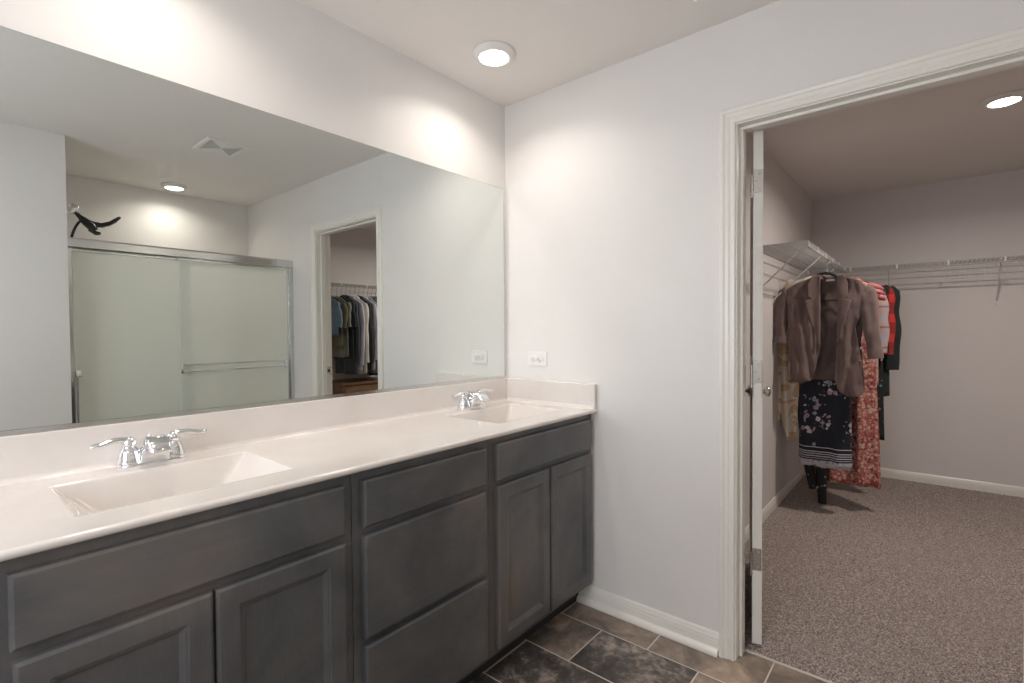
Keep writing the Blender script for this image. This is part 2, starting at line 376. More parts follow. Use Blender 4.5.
for sg, yy in ((-1, -TD), (1, 0)):
    k = MB(); KM = DM @ Matrix.Translation((W_ - .062, yy, .93)) @ Matrix.Rotation(PI / 2 * (1 if sg < 0 else -1), 4, 'X')
    k.lathe([(.032, 0), (.032, .004), (.026, .009), (.012, .012), (.010, .026), (.016, .032), (.025, .038), (.0275, .048), (.024, .057), (.014, .062), (0, .063)], 24, KM)
    k.build('door_knob', M['satin'], door_o, 'satin nickel round knob')

# carpet
random.seed(3)
s = MB()
def cgrid(x0, x1, y0, y1, d):
    nx, ny = int((x1 - x0) / d), int((y1 - y0) / d); vs = []; fs = []
    for j in range(ny + 1):
        for i in range(nx + 1):
            x = x0 + (x1 - x0) * i / nx; y = y0 + (y1 - y0) * j / ny
            e = min(1, (x - x0) / .02, (x1 - x) / .02 + .3)
            vs.append((x, y, .004 + .0075 * max(0, e) + random.uniform(-.0028, .0028)))
    for j in range(ny):
        for i in range(nx): a = j * (nx + 1) + i; fs.append([a, a + 1, a + nx + 2, a + nx + 1])
    s.add(vs, fs, True)
cgrid(.116, 3.266, -3.226, -.884, .009); cgrid(.0885, .119, -1.932, -1.162, .009)
tag(s.build('carpet', M['carpet']), 'speckled taupe cut pile carpet covering the closet floor', 'carpet', kind='stuff')

# ------------------------------------------------------------------ vanity
def front(kind, x0, x1, z0, z1, par):
    s = MB(); yb = -.5155
    if kind == 'drawer_front':
        s.rings(x0, z0, x1, z1, yb, [(0, 0), (0, .0145), (.0012, .0165), (.0035, .0180), (.0060, .0197), (.007, .020)]); m = M['wood_h']
    else:
        s.rings(x0, z0, x1, z1, yb, [(0, 0), (0, .0145), (.0012, .0165), (.0035, .0180), (.0060, .0197), (.007, .020), (.047, .020), (.049, .018), (.054, .0165), (.056, .0145), (.063, .0095), (.065, .009)]); m = M['wood_v']
    return s.build(kind, m, par)
def cabinet(name, x0, x1, label, fronts):
    r = thing(name, ((x0 + x1) / 2, -.515, 0), label, 'cabinet'); b = MB(); r.location = (0, 0, 0)
    a_, c_ = x0 + .0008, x1 - .0008
    b.box((a_, -.515, .098), (c_, -.497, .7), .001); b.box((a_, -.515, .7), (c_, -.497, .892), .001)
    b.box((a_, -.497, .098), (a_ + .016, -.022, .892)); b.box((c_ - .016, -.497, .098), (c_, -.022, .892)); b.box((a_ + .016, -.497, .098), (c_ - .016, -.022, .114)); b.box((a_ + .016, -.030, .114), (c_ - .016, -.022, .76)); b.build('body', M['wood_v'], r)
    k = MB(); k.box((x0 + .0008, -.445, .001), (x1 - .0008, -.43, .0975), .001); k.build('toe_kick', plastic('toe_kick_board_' + name, (.02, .018, .017), .6), r)
    for f in fronts: front(*f, r)
    return r
cabinet('sink_cabinet', -.702, -.003, 'dark grey sink cabinet under the far basin beside the white baseboard', [('drawer_front', -.672, -.031, .735, .868), ('cabinet_door', -.670, -.354, .122, .714), ('cabinet_door', -.347, -.032, .122, .714)])
cabinet('drawer_cabinet', -1.249, -.702, 'dark grey middle cabinet with three stacked drawers', [('drawer_front', -1.221, -.731, .733, .864), ('drawer_front', -1.221, -.731, .422, .711), ('drawer_front', -1.221, -.731, .122, .403)])
cabinet('sink_cabinet', -1.975, -1.249, 'dark grey sink cabinet under the near basin at the left edge', [('drawer_front', -1.909, -1.277, .732, .865), ('cabinet_door', -1.906, -1.598, .122, .711), ('cabinet_door', -1.592, -1.277, .122, .711)])
# worktop with two moulded basins
ZC = .9115
BAS = [(-1.807, -1.363), (-.553, -.108)]; BY0, BY1 = -.432, -.128
def basin(x, y):
    best = 0
    for a, b in BAS:
        if a < x < b and BY0 < y < BY1:
            sx = .115
            t = min(1, (x - a) / sx, (b - x) / sx, (BY1 - y) / .045, (y - BY0) / .06)
            e = .06
            tt = t - e / 2 if t > e else t * t / (2 * e)
            if tt > .86: tt = .86 + (tt - .86) * .5
            best = .125 * tt / .93
            best += .006 * (1 - min(1, math.hypot((x - (a + b) / 2) / .16, (y + .28) / .10))) if t >= 1 else 0
    return best
def cove(x, y):
    r = .016; d = 0
    for e in ((y + .0195 + r), (x + .020 + r)):
        e = min(max(e, 0), r); d = max(d, r - math.sqrt(max(0, r * r - e * e)))
    return d
xs = [-1.985 + .007 * i for i in range(int(1.983 / .007) + 1)] + [-.002]
# add exact crease lines
for a, b in BAS: xs += [a, b, a + .115, b - .115, a + .004, b - .004]
xs += [-.0355 + .0155 * q / 8 for q in range(9)]; xs = sorted(set(round(x, 4) for x in xs))
ys = sorted(set([round(-.012 - .006 * i, 4) for i in range(88)] + [BY0, BY1, BY1 - .045, BY0 + .06, BY1 - .003, BY0 + .003] + [round(-.0355 + .0155 * q / 8, 5) for q in range(9)]), reverse=True)
ys = [y for y in ys if y > -.539]
prof = [('t', y) for y in ys] + [('e', -.5395, ZC), ('e', -.5435, ZC - .0012), ('e', -.5465, ZC - .0045), ('e', -.547, ZC - .008), ('e', -.5465, ZC - .0125), ('e', -.543, ZC - .0165), ('e', -.538, ZC - .0185), ('e', -.49, ZC - .0185)]
vs, fs = [], []
for x in xs:
    for q in prof: vs.append((x, q[1], ZC - basin(x, q[1]) + cove(x, q[1])) if q[0] == 't' else (x, q[1], q[2]))
P = len(prof)
for i in range(len(xs) - 1):
    for j in range(P - 1): a = i * P + j; fs.append([a, a + 1, a + P + 1, a + P])
top = MB(); top.add(vs, fs, True)
e0 = [(q[1], ZC if q[0] == 't' else q[2]) for q in prof] + [(-.012, ZC - .0185)]
for x in (xs[0], xs[-1]): top.add([(x, a, b) for a, b in e0 if a < -.53 or a in (-.012, -.49)], [list(range(len([1 for a, b in e0 if a < -.53 or a in (-.012, -.49)])))])
vt = top.build('vanity_top', M['marble'])
tag(vt, 'off white moulded countertop with two basins on the grey cabinets', 'countertop')
s = MB(); s.box((-1.985, -.020, ZC - .001), (-.0205, -.001, 1.026), .003); s.build('backsplash', M['marble'], vt)
s = MB(); s.box((-.0205, -.546, ZC - .001), (-.001, -.001, 1.026), .003); s.build('side_splash', M['marble'], vt)
for a, b in BAS:
    s = MB(); s.lathe([(.030, -.003), (.030, .0015), (.026, .003), (.018, .002), (.0, .004)], 24, Matrix.Translation(((a + b) / 2, -.28, ZC - .131))); s.build('drain', M['chrome'], vt, 'chrome drain')
# faucet
def faucet(loc, label):
    r = thing('faucet', loc, label, 'faucet', 'chrome centreset faucets')
    b = MB(); pts = []
    n = 40
    def stadium(rr, half, z): return [(half * (1 if math.cos(2 * PI * i / n) > 0 else -1) + rr * math.cos(2 * PI * i / n), rr * math.sin(2 * PI * i / n), z) for i in range(n)]
    lv = [stadium(.029, .050, 0), stadium(.029, .050, .009), stadium(.026, .050, .0145), stadium(.020, .050, .016)]
    vs = [p for l in lv for p in l]; fs = [[j * n + i, j * n + (i + 1) % n, (j + 1) * n + (i + 1) % n, (j + 1) * n + i] for j in range(3) for i in range(n)] + [[3 * n + i for i in range(n)], list(range(n))[::-1]]
    b.add(vs, fs, True); b.build('base_plate', M['chrome'], r)
    for sx in (-1, 1):
        k = MB(); k.lathe([(.0285, .014), (.0285, .019), (.0265, .021), (.0255, .030), (.0225, .043), (.0175, .053), (.012, .057), (.0155, .060), (.0165, .064), (.015, .072), (.0115, .078), (.006, .082), (0, .083)], 28, Matrix.Translation((sx * .051, 0, 0)))
        k.build('valve_bell', M['chrome'], r)
        h = MB(); x0 = sx * .055
        pt = [(x0, 0, .072), (x0 + sx * .014, -.001, .077), (x0 + sx * .028, -.003, .078), (x0 + sx * .042, -.005, .075), (x0 + sx * .058, -.007, .071), (x0 + sx * .074, -.009, .0705), (x0 + sx * .080, -.0095, .071)]
        h.tube(pt, [.0105, .0092, .0094, .0108, .0112, .0098, .005], 14, None, [1, .9, .8, .72, .68, .65, .6]); h.build('lever_handle', M['chrome'], r)
    # broad wedge spout with an arched front
    pf = [(.024, .013), (.022, .040), (.014, .062), (-.004, .077), (-.030, .082), (-.058, .077), (-.082, .064), (-.094, .050), (-.091, .043), (-.078, .046), (-.060, .050), (-.047, .044), (-.039, .030), (-.036, .013)]
    hw = lambda y, z: (.036 - .15 * (z - .013)) * (1 if y > -.05 else 1 - (-.05 - y) * 5)
    bm = bmesh.new(); N = len(pf); vv = [bm.verts.new((sg * hw(y, z), y, z)) for sg in (-1, 1) for y, z in pf]
    for i in range(N): bm.faces.new([vv[i], vv[(i + 1) % N], vv[N + (i + 1) % N], vv[N + i]])
    f0 = bm.faces.new(vv[:N]); f1_ = bm.faces.new(vv[N:][::-1]); bmesh.ops.recalc_face_normals(bm, faces=bm.faces)
    bmesh.ops.bevel(bm, geom=list(set(list(f0.edges) + list(f1_.edges))), offset=.006, segments=3, affect='EDGES', profile=.5); bm.verts.index_update()
    sp = MB().add([v_.co.copy() for v_ in bm.verts], [[v_.index for v_ in f.verts] for f in bm.faces], True); bm.free()
    sp.build('spout', M['chrome'], r)
    a = MB(); a.lathe([(.009, 0), (.009, .006), (.006, .0065), (0, .005)], 16, Matrix.Translation((0, -.077, .048)) @ Matrix.Rotation(PI, 4, 'X')); a.build('aerator', M['satin'], r)
    l = MB(); l.tube([(0, .020, .016), (0, .020, .072)], .0025, 8); l.lathe([(.0025, .070), (.0055, .073), (.0055, .079), (0, .081)], 12, Matrix.Translation((0, .020, 0))); l.build('lift_rod', M['chrome'], r)
    return r
f1 = faucet((-1.587, -.072, ZC), 'chrome two handle faucet behind the near basin')
f2 = copy_tree(f1); f2.location = (-.335, -.072, ZC); f2['label'] = 'chrome two handle faucet behind the far basin beside the corner'
# mirror
mr = thing('mirror', (0, 0, 0), 'large frameless wall mirror above the countertop', 'mirror')
s = MB(); s.box((-1.985, -.0072, 1.031), (-.0228, -.0015, 2.0085)); s.build('glass_edge', M['mirror_edge'], mr)
s = MB(); s.box((-1.984, -.0076, 1.032), (-.0240, -.0073, 2.0075)); s.build('mirror_glass', M['mirror'], mr)
s = MB(); s.prism([(-.0012, 1.0265), (-.0110, 1.0265), (-.0110, 1.0385), (-.0098, 1.0385), (-.0098, 1.0285), (-.0012, 1.0285)], -1.985, -.0228, 'x'); s.build('bottom_channel', M['steel'], mr, 'aluminium channel')
# outlet
o_ = thing('outlet', (0, -.2075, 1.131), 'white duplex wall outlet mounted sideways above the side splash', 'outlet')
s = MB(); s.box((-.0055, -.058, -.036), (-.0005, .058, .036), .003); s.build('cover_plate', M['white_plastic'], o_)
for sy in (-1, 1):
    q = MB(); q.lathe([(.0172, 0), (.0172, .0035), (.0165, .0042), (0, .0042)], 24, Matrix.Translation((-.005, sy * .0195, 0)) @ Matrix.Rotation(-PI / 2, 4, 'Y')); rc = q.build('receptacle', M['white_plastic'], o_)
    q = MB(); X = -.0096
    q.box((X, sy * .0195 - .005, .0045), (X + .001, sy * .0195 + .004, .0066)); q.box((X, sy * .0195 - .004, -.0066), (X + .001, sy * .0195 + .004, -.0045)); q.box((X, sy * .0195 + .008, -.0022), (X + .001, sy * .0195 + .0125, .0022), .0008); q.build('slot', M['dark'], rc, 'dark slots')
q = MB(); q.lathe([(.003, 0), (.0025, .001), (0, .0011)], 12, Matrix.Translation((-.0055, 0, 0)) @ Matrix.Rotation(-PI / 2, 4, 'Y')); q.build('screw', M['satin'], o_)

# ------------------------------------------------------------------ lamps and vent
def disc_lamp(name, loc, label, power, k, spread=140):
    r = thing(name, (loc[0], loc[1], H), label, 'ceiling light', 'slim round ceiling lights')
    s = MB(); s.lathe([(.089, -.0005), (.091, -.004), (.088, -.010), (.074, -.021), (.066, -.0235), (.062, -.0225), (.0615, -.019), (0, -.019)], 48); s.build('lamp_trim', M['white_plastic'], r)
    s = MB(); s.lathe([(.0608, -.020), (.055, -.0232), (.03, -.0245), (0, -.025)], 40); s.build('lens', M['lens'], r)
    a = area('lamp_light' if k == 0 else 'lamp_light', (0, 0, -.027), (0, 0, 0), .118, power, WARM); a.parent = r; a.data.spread = math.radians(spread)
    return r
disc_lamp('ceiling_light', (-.413, -.298), 'round white ceiling light near the mirror corner', LAMP_BATH, 0)
disc_lamp('ceiling_light', (-1.56, -.298), 'round white ceiling light above the near basin', LAMP_BATH * .8, 1)
disc_lamp('ceiling_light', (-2.55, -1.25), 'round white fill light added behind the camera, out of view', LAMP_BATH * 1.7, 4, 170)  # added lamp out of view, fills the room with more even light
disc_lamp('ceiling_light', (-.66, -2.90), 'round ceiling light inside the shower, reflected in the mirror', LAMP_SHOWER, 2, 150)
disc_lamp('ceiling_light', (1.59, -1.99), 'round ceiling light inside the closet at the right edge', LAMP_CLOSET, 3, 165)
vn = thing('ceiling_vent', (-.739, -1.73, H), 'square white ceiling vent grille reflected in the mirror', 'vent', None, math.radians(-8))
vn.rotation_euler = (0, 0, 0)
s = MB(); lp = [(.121, .133, -.0005), (.121, .133, -.006), (.117, .129, -.009), (.097, .109, -.009), (.094, .106, -.006), (.094, .106, -.0015)]
vs_ = [(sx * a, sy * b, z) for a, b, z in lp for sx, sy in ((1, 1), (-1, 1), (-1, -1), (1, -1))]
s.add(vs_, [[4 * k + i, 4 * k + (i + 1) % 4, 4 * k + 4 + (i + 1) % 4, 4 * k + 4 + i] for k in range(5) for i in range(4)], False)
s.build('vent_frame', M['white_plastic'], vn)
s = MB(); s.box((-.0935, -.1055, -.0022), (.0935, .1055, -.0008)); s.build('duct_opening', M['dark'], vn, 'dark duct behind the louvres')
s = MB()
for sg in (-1, 1):           # two solid deflector faces and two open grids meeting on the diagonals
    s.prism([(-.090, sg * .1045), (.090, sg * .1045), (0, sg * .002)], -.0075, -.0055)
    for i in range(8):
        X = .089 - i * .0115; Y = .101 * X / .09
        s.prism([(sg * X - .0009, -Y), (sg * X + .0009, -Y), (sg * X + .0009, Y), (sg * X - .0009, Y)], -.0072, -.0032)
    for k in range(-7, 8):
        y = k * .0135; xi = abs(y) / .101 * .09 + .002
        if xi < .086: s.prism([(sg * xi, y - .0008), (sg * .092, y - .0008), (sg * .092, y + .0008), (sg * xi, y + .0008)], -.0066, -.0036)
s.build('louvres', M['white_plastic'], vn)

# ------------------------------------------------------------------ shower
s = MB(); s.box((-1.409, -3.159, .10), (-1.395, -2.36, 1.80), .003); s.box((-.015, -3.159, .10), (-.001, -2.36, 1.80), .003); s.box((-1.395, -3.159, .10), (-.015, -3.145, 1.80), .003)
sr = s.build('shower_surround', M['surround']); tag(sr, 'white wall panels lining the shower behind the frosted doors', 'shower wall')
s = MB(); s.box((-1.409, -3.159, .001), (-.001, -2.26, .05), .006); s.box((-1.409, -2.40, .05), (-.001, -2.26, .10), .012); s.box((-1.409, -3.159, .05), (-1.36, -2.36, .10), .01); s.box((-.05, -3.159, .05), (-.001, -2.36, .10), .01); s.box((-1.36, -3.159, .05), (-.05, -3.11, .10), .01)
tag(s.build('shower_pan', M['surround']), 'low white shower pan beneath the sliding doors', 'shower pan')
se = thing('shower_enclosure', (0, -.035, 0), 'frosted sliding shower doors in a polished metal frame', 'shower door')
s = MB(); s.prism([(-2.276, 1.800), (-2.274, 1.805), (-2.274, 1.850), (-2.279, 1.861), (-2.300, 1.858), (-2.330, 1.848), (-2.334, 1.843), (-2.334, 1.800)], -1.407, -.003, 'x'); s.build('header_rail', M['steel'], se)
s = MB(); s.box((-1.4085, -2.332, .10), (-1.376, -2.278, 1.7995), .003); s.build('side_jamb', M['steel'], se)
s = MB(); s.box((-.034, -2.332, .10), (-.0015, -2.278, 1.7995), .003); s.box((-.046, -2.318, .10), (-.0345, -2.290, 1.7995), .002); s.build('side_jamb', M['steel'], se)
s = MB(); s.box((-1.376, -2.334, .1005), (-.046, -2.276, .125), .004); s.build('bottom_track', M['steel'], se)
def panel(x0, x1, y):
    s = MB(); s.box((x0, y - .003, .13), (x1, y + .003, 1.806), .0005); p = s.build('glass_panel', M['frost'], se)
    s = MB(); s.box((x0, y - .007, 1.782), (x1, y + .007, 1.7985), .002); s.build('top_hanger', M['steel'], p); return p
p2 = panel(-1.374, -.735, -2.318); p1 = panel(-.812, -.048, -2.294)
s = MB()
for z in (1.050, 1.002): s.tube([(-.808, -2.268, z), (-.075, -2.268, z)], .0055, 12)
s.box((-.815, -2.275, .992), (-.800, -2.261, 1.060), .003); s.box((-.085, -2.278, .990), (-.062, -2.259, 1.062), .005)
for x in (-.807, -.074): s.tube([(x, -2.290, 1.026), (x, -2.268, 1.026)], .006, 12)
s.build('towel_bar', M['chrome'], p1, 'double chrome towel bar')
s = MB(); s.box((-1.372, -2.314, 1.005), (-1.340, -2.296, 1.050), .005); s.tube([(-1.362, -2.300, 1.01), (-1.362, -2.300, .42)], .0065, 12); s.build('inner_bar', M['chrome'], p2, 'chrome inner pull bar')
# shower head on the partition side wall
sh = thing('handheld_shower', (-1.409, -2.86, 2.05), 'black handheld shower head on a chrome bracket above the shower doors', 'shower head')
s = MB(); s.lathe([(.032, 0), (.032, .004), (.02, .010), (.011, .012)], 24, rot('Y', 90)); s.tube([(.0, 0, 0), (.05, 0, .03), (.085, 0, .055), (.11, 0, .075)], .0105, 12); s.build('shower_arm', M['chrome'], sh)
s = MB(); s.lathe([(.018, -.035), (.027, -.030), (.029, .0), (.029, .022), (.022, .034), (.008, .038)], 20, rot('Y', 38, (.128, 0, .088))); s.box((-.02, -.018, -.018), (.02, .018, .02), .006, rot('Y', 25, (.115, 0, .10))); s.build('chrome_diverter', M['chrome'], sh)
s = MB(); s.tube([(.145, 0, .062), (.168, 0, .035), (.180, 0, .012)], [.012, .017, .016], 16); s.tube([(.165, 0, .040), (.195, 0, .010), (.225, 0, -.018), (.245, 0, -.045)], [.016, .030, .032, .026], 18, None, [1, .9, .9, .8]); s.tube([(.21, 0, -.040), (.25, 0, -.062), (.275, 0, -.060)], [.012, .016, .010], 14); s.build('pivot_body', M['black'], sh)
s = MB(); s.tube([(.200, 0, .010), (.240, 0, -.002), (.285, 0, .000), (.330, 0, .022), (.365, 0, .050), (.388, 0, .072), (.393, 0, .076)], [.018, .021, .019, .017, .018, .016, .006], 18, None, [1.1, 1.0, .85, .75, .7, .6, .5]); hd = s.build('handset', M['black'], sh)
s = MB(); s.tube([(.285, 0, -.017), (.330, 0, .004), (.370, 0, .036)], [.010, .013, .010], 12, None, [.4, .4, .4]); s.build('spray_face', M['satin'], hd, 'grey spray face')
s = MB(); pts = []
for i in range(25):
    q = i / 24; pts.append((.175 - .10 * math.sin(min(1, q * 1.6) * PI / 2) + .02 * q, .02 * math.sin(q * PI), .015 - .9 * q ** 1.6))
s.tube(pts, .0085, 10); s.build('shower_hose', M['black'], sh)
# bottles on a corner ledge behind the frosted glass
cad = thing('corner_shelf', (0, 0, 0), 'white corner shelf seen blurred behind the frosted glass', 'shelf')
s = MB(); s.prism([(-.016, -3.144), (-.20, -3.144), (-.185, -3.09), (-.14, -3.03), (-.08, -3.00), (-.016, -2.99)], 1.29, 1.305); s.build('ledge', M['surround'], cad)
bt = thing('shampoo_bottle', (-.085, -3.085, 1.306), 'dark shampoo bottle blurred behind the right frosted panel', 'bottle')
s = MB(); s.lathe([(.030, 0), (.034, .006), (.034, .13), (.028, .15), (.013, .158)], 24); s.build('bottle_body', plastic('dark_teal_bottle', (.03, .06, .06), .3), bt)
s = MB(); s.lathe([(.014, .158), (.014, .185), (.010, .188), (0, .188)], 20); s.build('cap', M['black'], bt)

# ------------------------------------------------------------------ closet shelves
def wire_shelf(x0, x1, loc, rz, label, braces, D=.300):
    # local: runs along +x from x0 to x1, wall at y=0, front lip at y=-D, deck at z=0
    r = thing('wire_shelf', loc, label, 'shelf', 'white wire closet shelves', rz)
    s = MB(); n = int((x1 - x0) / .0254)
    for i in range(n + 1):
        x = x0 + .004 + i * .0254
        if x < x1: s.tube([(x, -.004, 0), (x, -D, 0), (x, -D - .003, -.030)], .0019, 5)
    s.build('wire_deck', M['wire'], r)
    s = MB()
    for y, z, rr in ((-.006, -.003, .0030), (-.10, -.003, .0028), (-.20, -.003, .0028), (-D, -.003, .0032)): s.tube([(x0, y, z), (x1, y, z)], rr, 8)
    s.build('long_wires', M['wire'], r)
    s = MB(); s.tube([(x0, -D - .002, -.034), (x1, -D - .002, -.034)], .0042, 10); s.build('hanging_rod', M['wire'], r)
    x = x0 + .006
    while x < x1:
        s = MB(); s.box((x - .005, -D - .0055, -.034), (x + .005, -D - .0015, .002), .0008); s.build('lip_connector', M['white_plastic'], r); x += .305
    for i, x in enumerate(braces):
        b = MB(); b.tube([(x, -D, -.012), (x, -.004, -.300)], .0048, 8); b.box((x - .008, -.006, -.325), (x + .008, -.0006, -.285), .002); b.build('brace', M['brace'], r)
    return r
wire_shelf(1.285, 2.955, (0, -.8705, 1.775), 0, 'short wire shelf holding the women\'s clothes on the left closet wall', (1.292, 1.828, 2.55))
wire_shelf(0, 2.34, (3.2795, -.885, 1.775), -PI / 2, 'long empty wire shelf along the far closet wall', (.56, 1.205, 1.85))
wire_shelf(-2.955, -.30, (0, -3.2395, 1.775), PI, 'wire shelf of shirts and jackets reflected in the mirror', (-2.6, -2.1, -.6))

# ------------------------------------------------------------------ hangers and clothes
ROD = 1.745; YL = -1.1725; YR = -2.9375
def hanger_proto(mat, hook):
    r = thing('clothes_hanger', (0, 0, 0), 'x', 'hanger')
    s = MB(); pts = [(0.0, 0, -.108), (0, 0, -.045)]
    for i in range(13):
        a = -PI / 2 + PI * 1.25 * i / 12; pts.append((.0 + .020 * math.cos(a) - .0, 0, -.015 + .020 * math.sin(a)) if i else (0, 0, -.036))
    s.tube(pts, .0018, 6, None, None, (0, 1, 0)); s.build('hook', hook, r)
    s = MB(); sh_ = [(-.185, 0, -.212), (-.14, 0, -.180), (-.08, 0, -.140), (-.03, 0, -.112), (0, 0, -.107), (.03, 0, -.112), (.08, 0, -.140), (.14, 0, -.180), (.185, 0, -.212)]
    s.tube(sh_, [.0055, .0065, .007, .007, .0075, .007, .007, .0065, .0055], 8, None, [1.3] * 9, (0, 0, 1)); s.tube([(-.185, 0, -.213), (-.17, 0, -.270), (-.14, 0, -.285), (0, 0, -.288), (.14, 0, -.285), (.17, 0, -.270), (.185, 0, -.213)], .0038, 8); s.build('shoulder_bar', mat, r)
    return r
HB = hanger_proto(M['black_velvet'], M['hook']); HP = hanger_proto(M['clearp'], M['hook']); used = set()
def hang(proto, x, y, rz, label, group, z=ROD):
    o = proto if id(proto) not in used else copy_tree(proto); used.add(id(proto))
    o.location = (x, y, z); o.rotation_euler = (0, 0, rz); o['label'] = label; o['group'] = group; return o
def fold(u, z, seed, k=34): return math.sin(u * k + seed) * .6 + math.sin(u * k * 1.9 + seed * 2.3 + z * 3) * .4
def gbody(hw, zt, zh, hd=.035, hem=None, amp=.012, seed=0., neck=.055, drop=.075, pinch=1.0, k=34, zmid=None):
    """closed lofted garment body, local u = width, second = depth, z down from the rod"""
    hem = hem or hw; N = 44; vs, fs = [], []; rows = []
    for i in range(6): q = i / 5; rows.append((zt - drop * q ** 1.3, neck + (hw - neck) * q, .010 + (hd - .010) * q, 0))
    L = zt - drop - zh; m = max(8, int(L / .035))
    for i in range(1, m + 1):
        q = i / m; rows.append((zt - drop - L * q, hw * (1 - .10 * min(1, q * 4) * pinch) + (hem - hw) * q, hd * (1 + .15 * q), q))
    for z, a, d, q in rows:
        for i in range(N):
            g = 2 * PI * i / N; c, s2 = math.cos(g), math.sin(g)
            u = a * math.copysign(abs(c) ** .85, c); dd = d * math.copysign(abs(s2) ** .7, s2)
            f = fold(u, z, seed, k) * amp * (q ** .7) * 2; vs.append((u + .3 * f, dd + f, z - (.006 * math.sin(u * 40 + seed) if q == 1 else 0)))
    R = len(rows)
    for j in range(R - 1):
        for i in range(N): k2 = (i + 1) % N; fs.append([j * N + i, j * N + k2, (j + 1) * N + k2, (j + 1) * N + i])
    fs.append([i for i in range(N)][::-1]); fs.append([(R - 1) * N + i for i in range(N)])
    return MB().add(vs, fs, True)
def gsleeve(sg, hw, zt, ln, r0=.052, r1=.036, lean=.03, seed=0., fd=0.0):
    s = MB(); pts, rr = [], []; m = 14
    for i in range(m + 1):
        q = i / m; pts.append((sg * (hw - .030 + lean * math.sin(q * 2.2) + .004 * math.sin(q * 14 + seed)), fd * q + .008 * math.sin(q * 5 + seed), zt - ln * q)); rr.append((r0 + (r1 - r0) * q) * (1 + .06 * math.sin(q * 17 + seed)) * (.55 if i == 0 else 1))
    s.tube(pts, rr, 16, None, [.52] * (m + 1), (0, 1, 0)); return s
def garment(name, x, y, rz, label, cat, group, mat, hw=.22, zt=-.118, zh=-.75, sleeve=None, hd=.034, hem=None, amp=.011, seed=0., collar=None, **kw):
    r = thing(name, (x, y, ROD), label, cat, group, rz)
    gbody(hw, zt, zh, hd, hem, amp, seed, **kw).build('body', mat, r)
    if sleeve:
        for sg in (-1, 1): gsleeve(sg, hw, zt - .062, sleeve[0], sleeve[1], sleeve[2], .025, seed + sg, sleeve[3] if len(sleeve) > 3 else 0.).build('sleeve', mat, r)
    if collar:
        s = MB(); s.tube([(.058, .0, zt + .004), (.04, -.028, zt - .004), (0, -.038, zt - .016), (-.04, -.028, zt - .004), (-.058, 0, zt + .004), (-.04, .022, zt + .012), (0, .03, zt + .016), (.04, .022, zt + .012), (.058, 0, zt + .004)], .011, 8, None, [1.5] * 9); s.build('collar', collar, r)
    return r
RZ = -PI / 2      # local +u -> world -y, local depth + -> world +x ... front faces -x
WG = 'women\'s clothes on the left closet shelf'
# --- the taupe blazer (front towards the doorway): local u to the viewer's right, depth positive towards +x
bl = thing('blazer', (1.86, YL, 0), 'taupe open blazer hanging in front on the left shelf', 'jacket', None, RZ)
t = NT('taupe_suiting'); v = t.coord('Object'); n_ = t.noise(v, 6, 4, .6)
t.set(Base_Color=t.ramp(n_, [(.3, (.125, .082, .078)), (.7, (.170, .115, .108))]), Roughness=.8, Sheen_Weight=.25); t.bump(t.noise(v, 900, 2), .25, .001); M['taupe'] = t.m
M['taupe_in'] = fabric('taupe_lining', (.13, .085, .078), .3, .55)
def dleft(u, z):
    q = max(0, min(1, (1.6 - z) / .7)); return -.045 * math.sqrt(max(.05, 1 - ((u + .10) / .16) ** 2)) + .009 * q * math.sin(u * 62 + z * 6) + .006 * math.sin(z * 17 + u * 30) * q + .006 * math.sin(u * 120 + z * 11) * q
def dright(u, z):
    q = max(0, min(1, (1.6 - z) / .7)); return -.048 * math.sqrt(max(.05, 1 - ((u - .15) / .18) ** 2)) + .010 * q * math.sin(u * 58 - z * 7) + .007 * math.sin(z * 15 - u * 30) * q + .005 * math.sin(u * 120 - z * 9) * q
s = MB(); s.sheet([(1.614, -.060, -.022), (1.600, -.10, -.020), (1.575, -.160, -.020), (1.545, -.204, -.020), (1.48, -.215, -.020), (1.30, -.205, -.018), (1.16, -.198, -.017), (1.05, -.200, -.035), (.97, -.207, -.055), (.93, -.209, -.075), (.912, -.208, -.11)], dleft, 30); s.wrinkle(.019, 11, 1.3); s.build('front_panel', M['taupe'], bl)
s = MB(); s.sheet([(1.606, .080, .115), (1.590, .078, .165), (1.560, .078, .210), (1.520, .078, .236), (1.46, .078, .236), (1.36, .078, .205), (1.29, .077, .172), (1.20, .075, .185), (1.06, .070, .210), (.95, .066, .222), (.89, .080, .224), (.862, .100, .215), (.840, .130, .190)], dright, 30); s.wrinkle(.019, 11, 4.1); s.build('front_panel', M['taupe'], bl)
s = MB(); s.sheet([(1.612, -.05, .11), (1.58, -.13, .18), (1.53, -.20, .225), (1.2, -.19, .20), (.93, -.20, .21)], lambda u, z: .030 + .007 * math.sin(u * 55 + z * 4) * (1.6 - z), 30); s.wrinkle(.018, 9, 2.); s.build('back_panel', M['taupe_in'], bl, 'inside of the blazer back')
s = MB(); s.sheet([(1.625, -.062, -.018), (1.56, -.090, -.020), (1.485, -.086, -.022), (1.472, -.060, -.022), (1.460, -.104, -.022), (1.36, -.080, -.020), (1.25, -.048, -.018), (1.165, -.022, -.016)], lambda u, z: dleft(u, z) - .010 - .004 * math.cos(u * 60), 14, .006); s.wrinkle(.008, 9, 1.3); s.build('lapel', M['taupe'], bl)
s = MB(); s.sheet([(1.618, .074, .112), (1.56, .078, .132), (1.478, .080, .132), (1.466, .080, .110), (1.452, .080, .152), (1.36, .078, .128), (1.25, .076, .100), (1.175, .073, .080)], lambda u, z: dright(u, z) - .010 - .004 * math.cos(u * 60), 14, .006); s.wrinkle(.008, 9, 1.3); s.build('lapel', M['taupe'], bl)
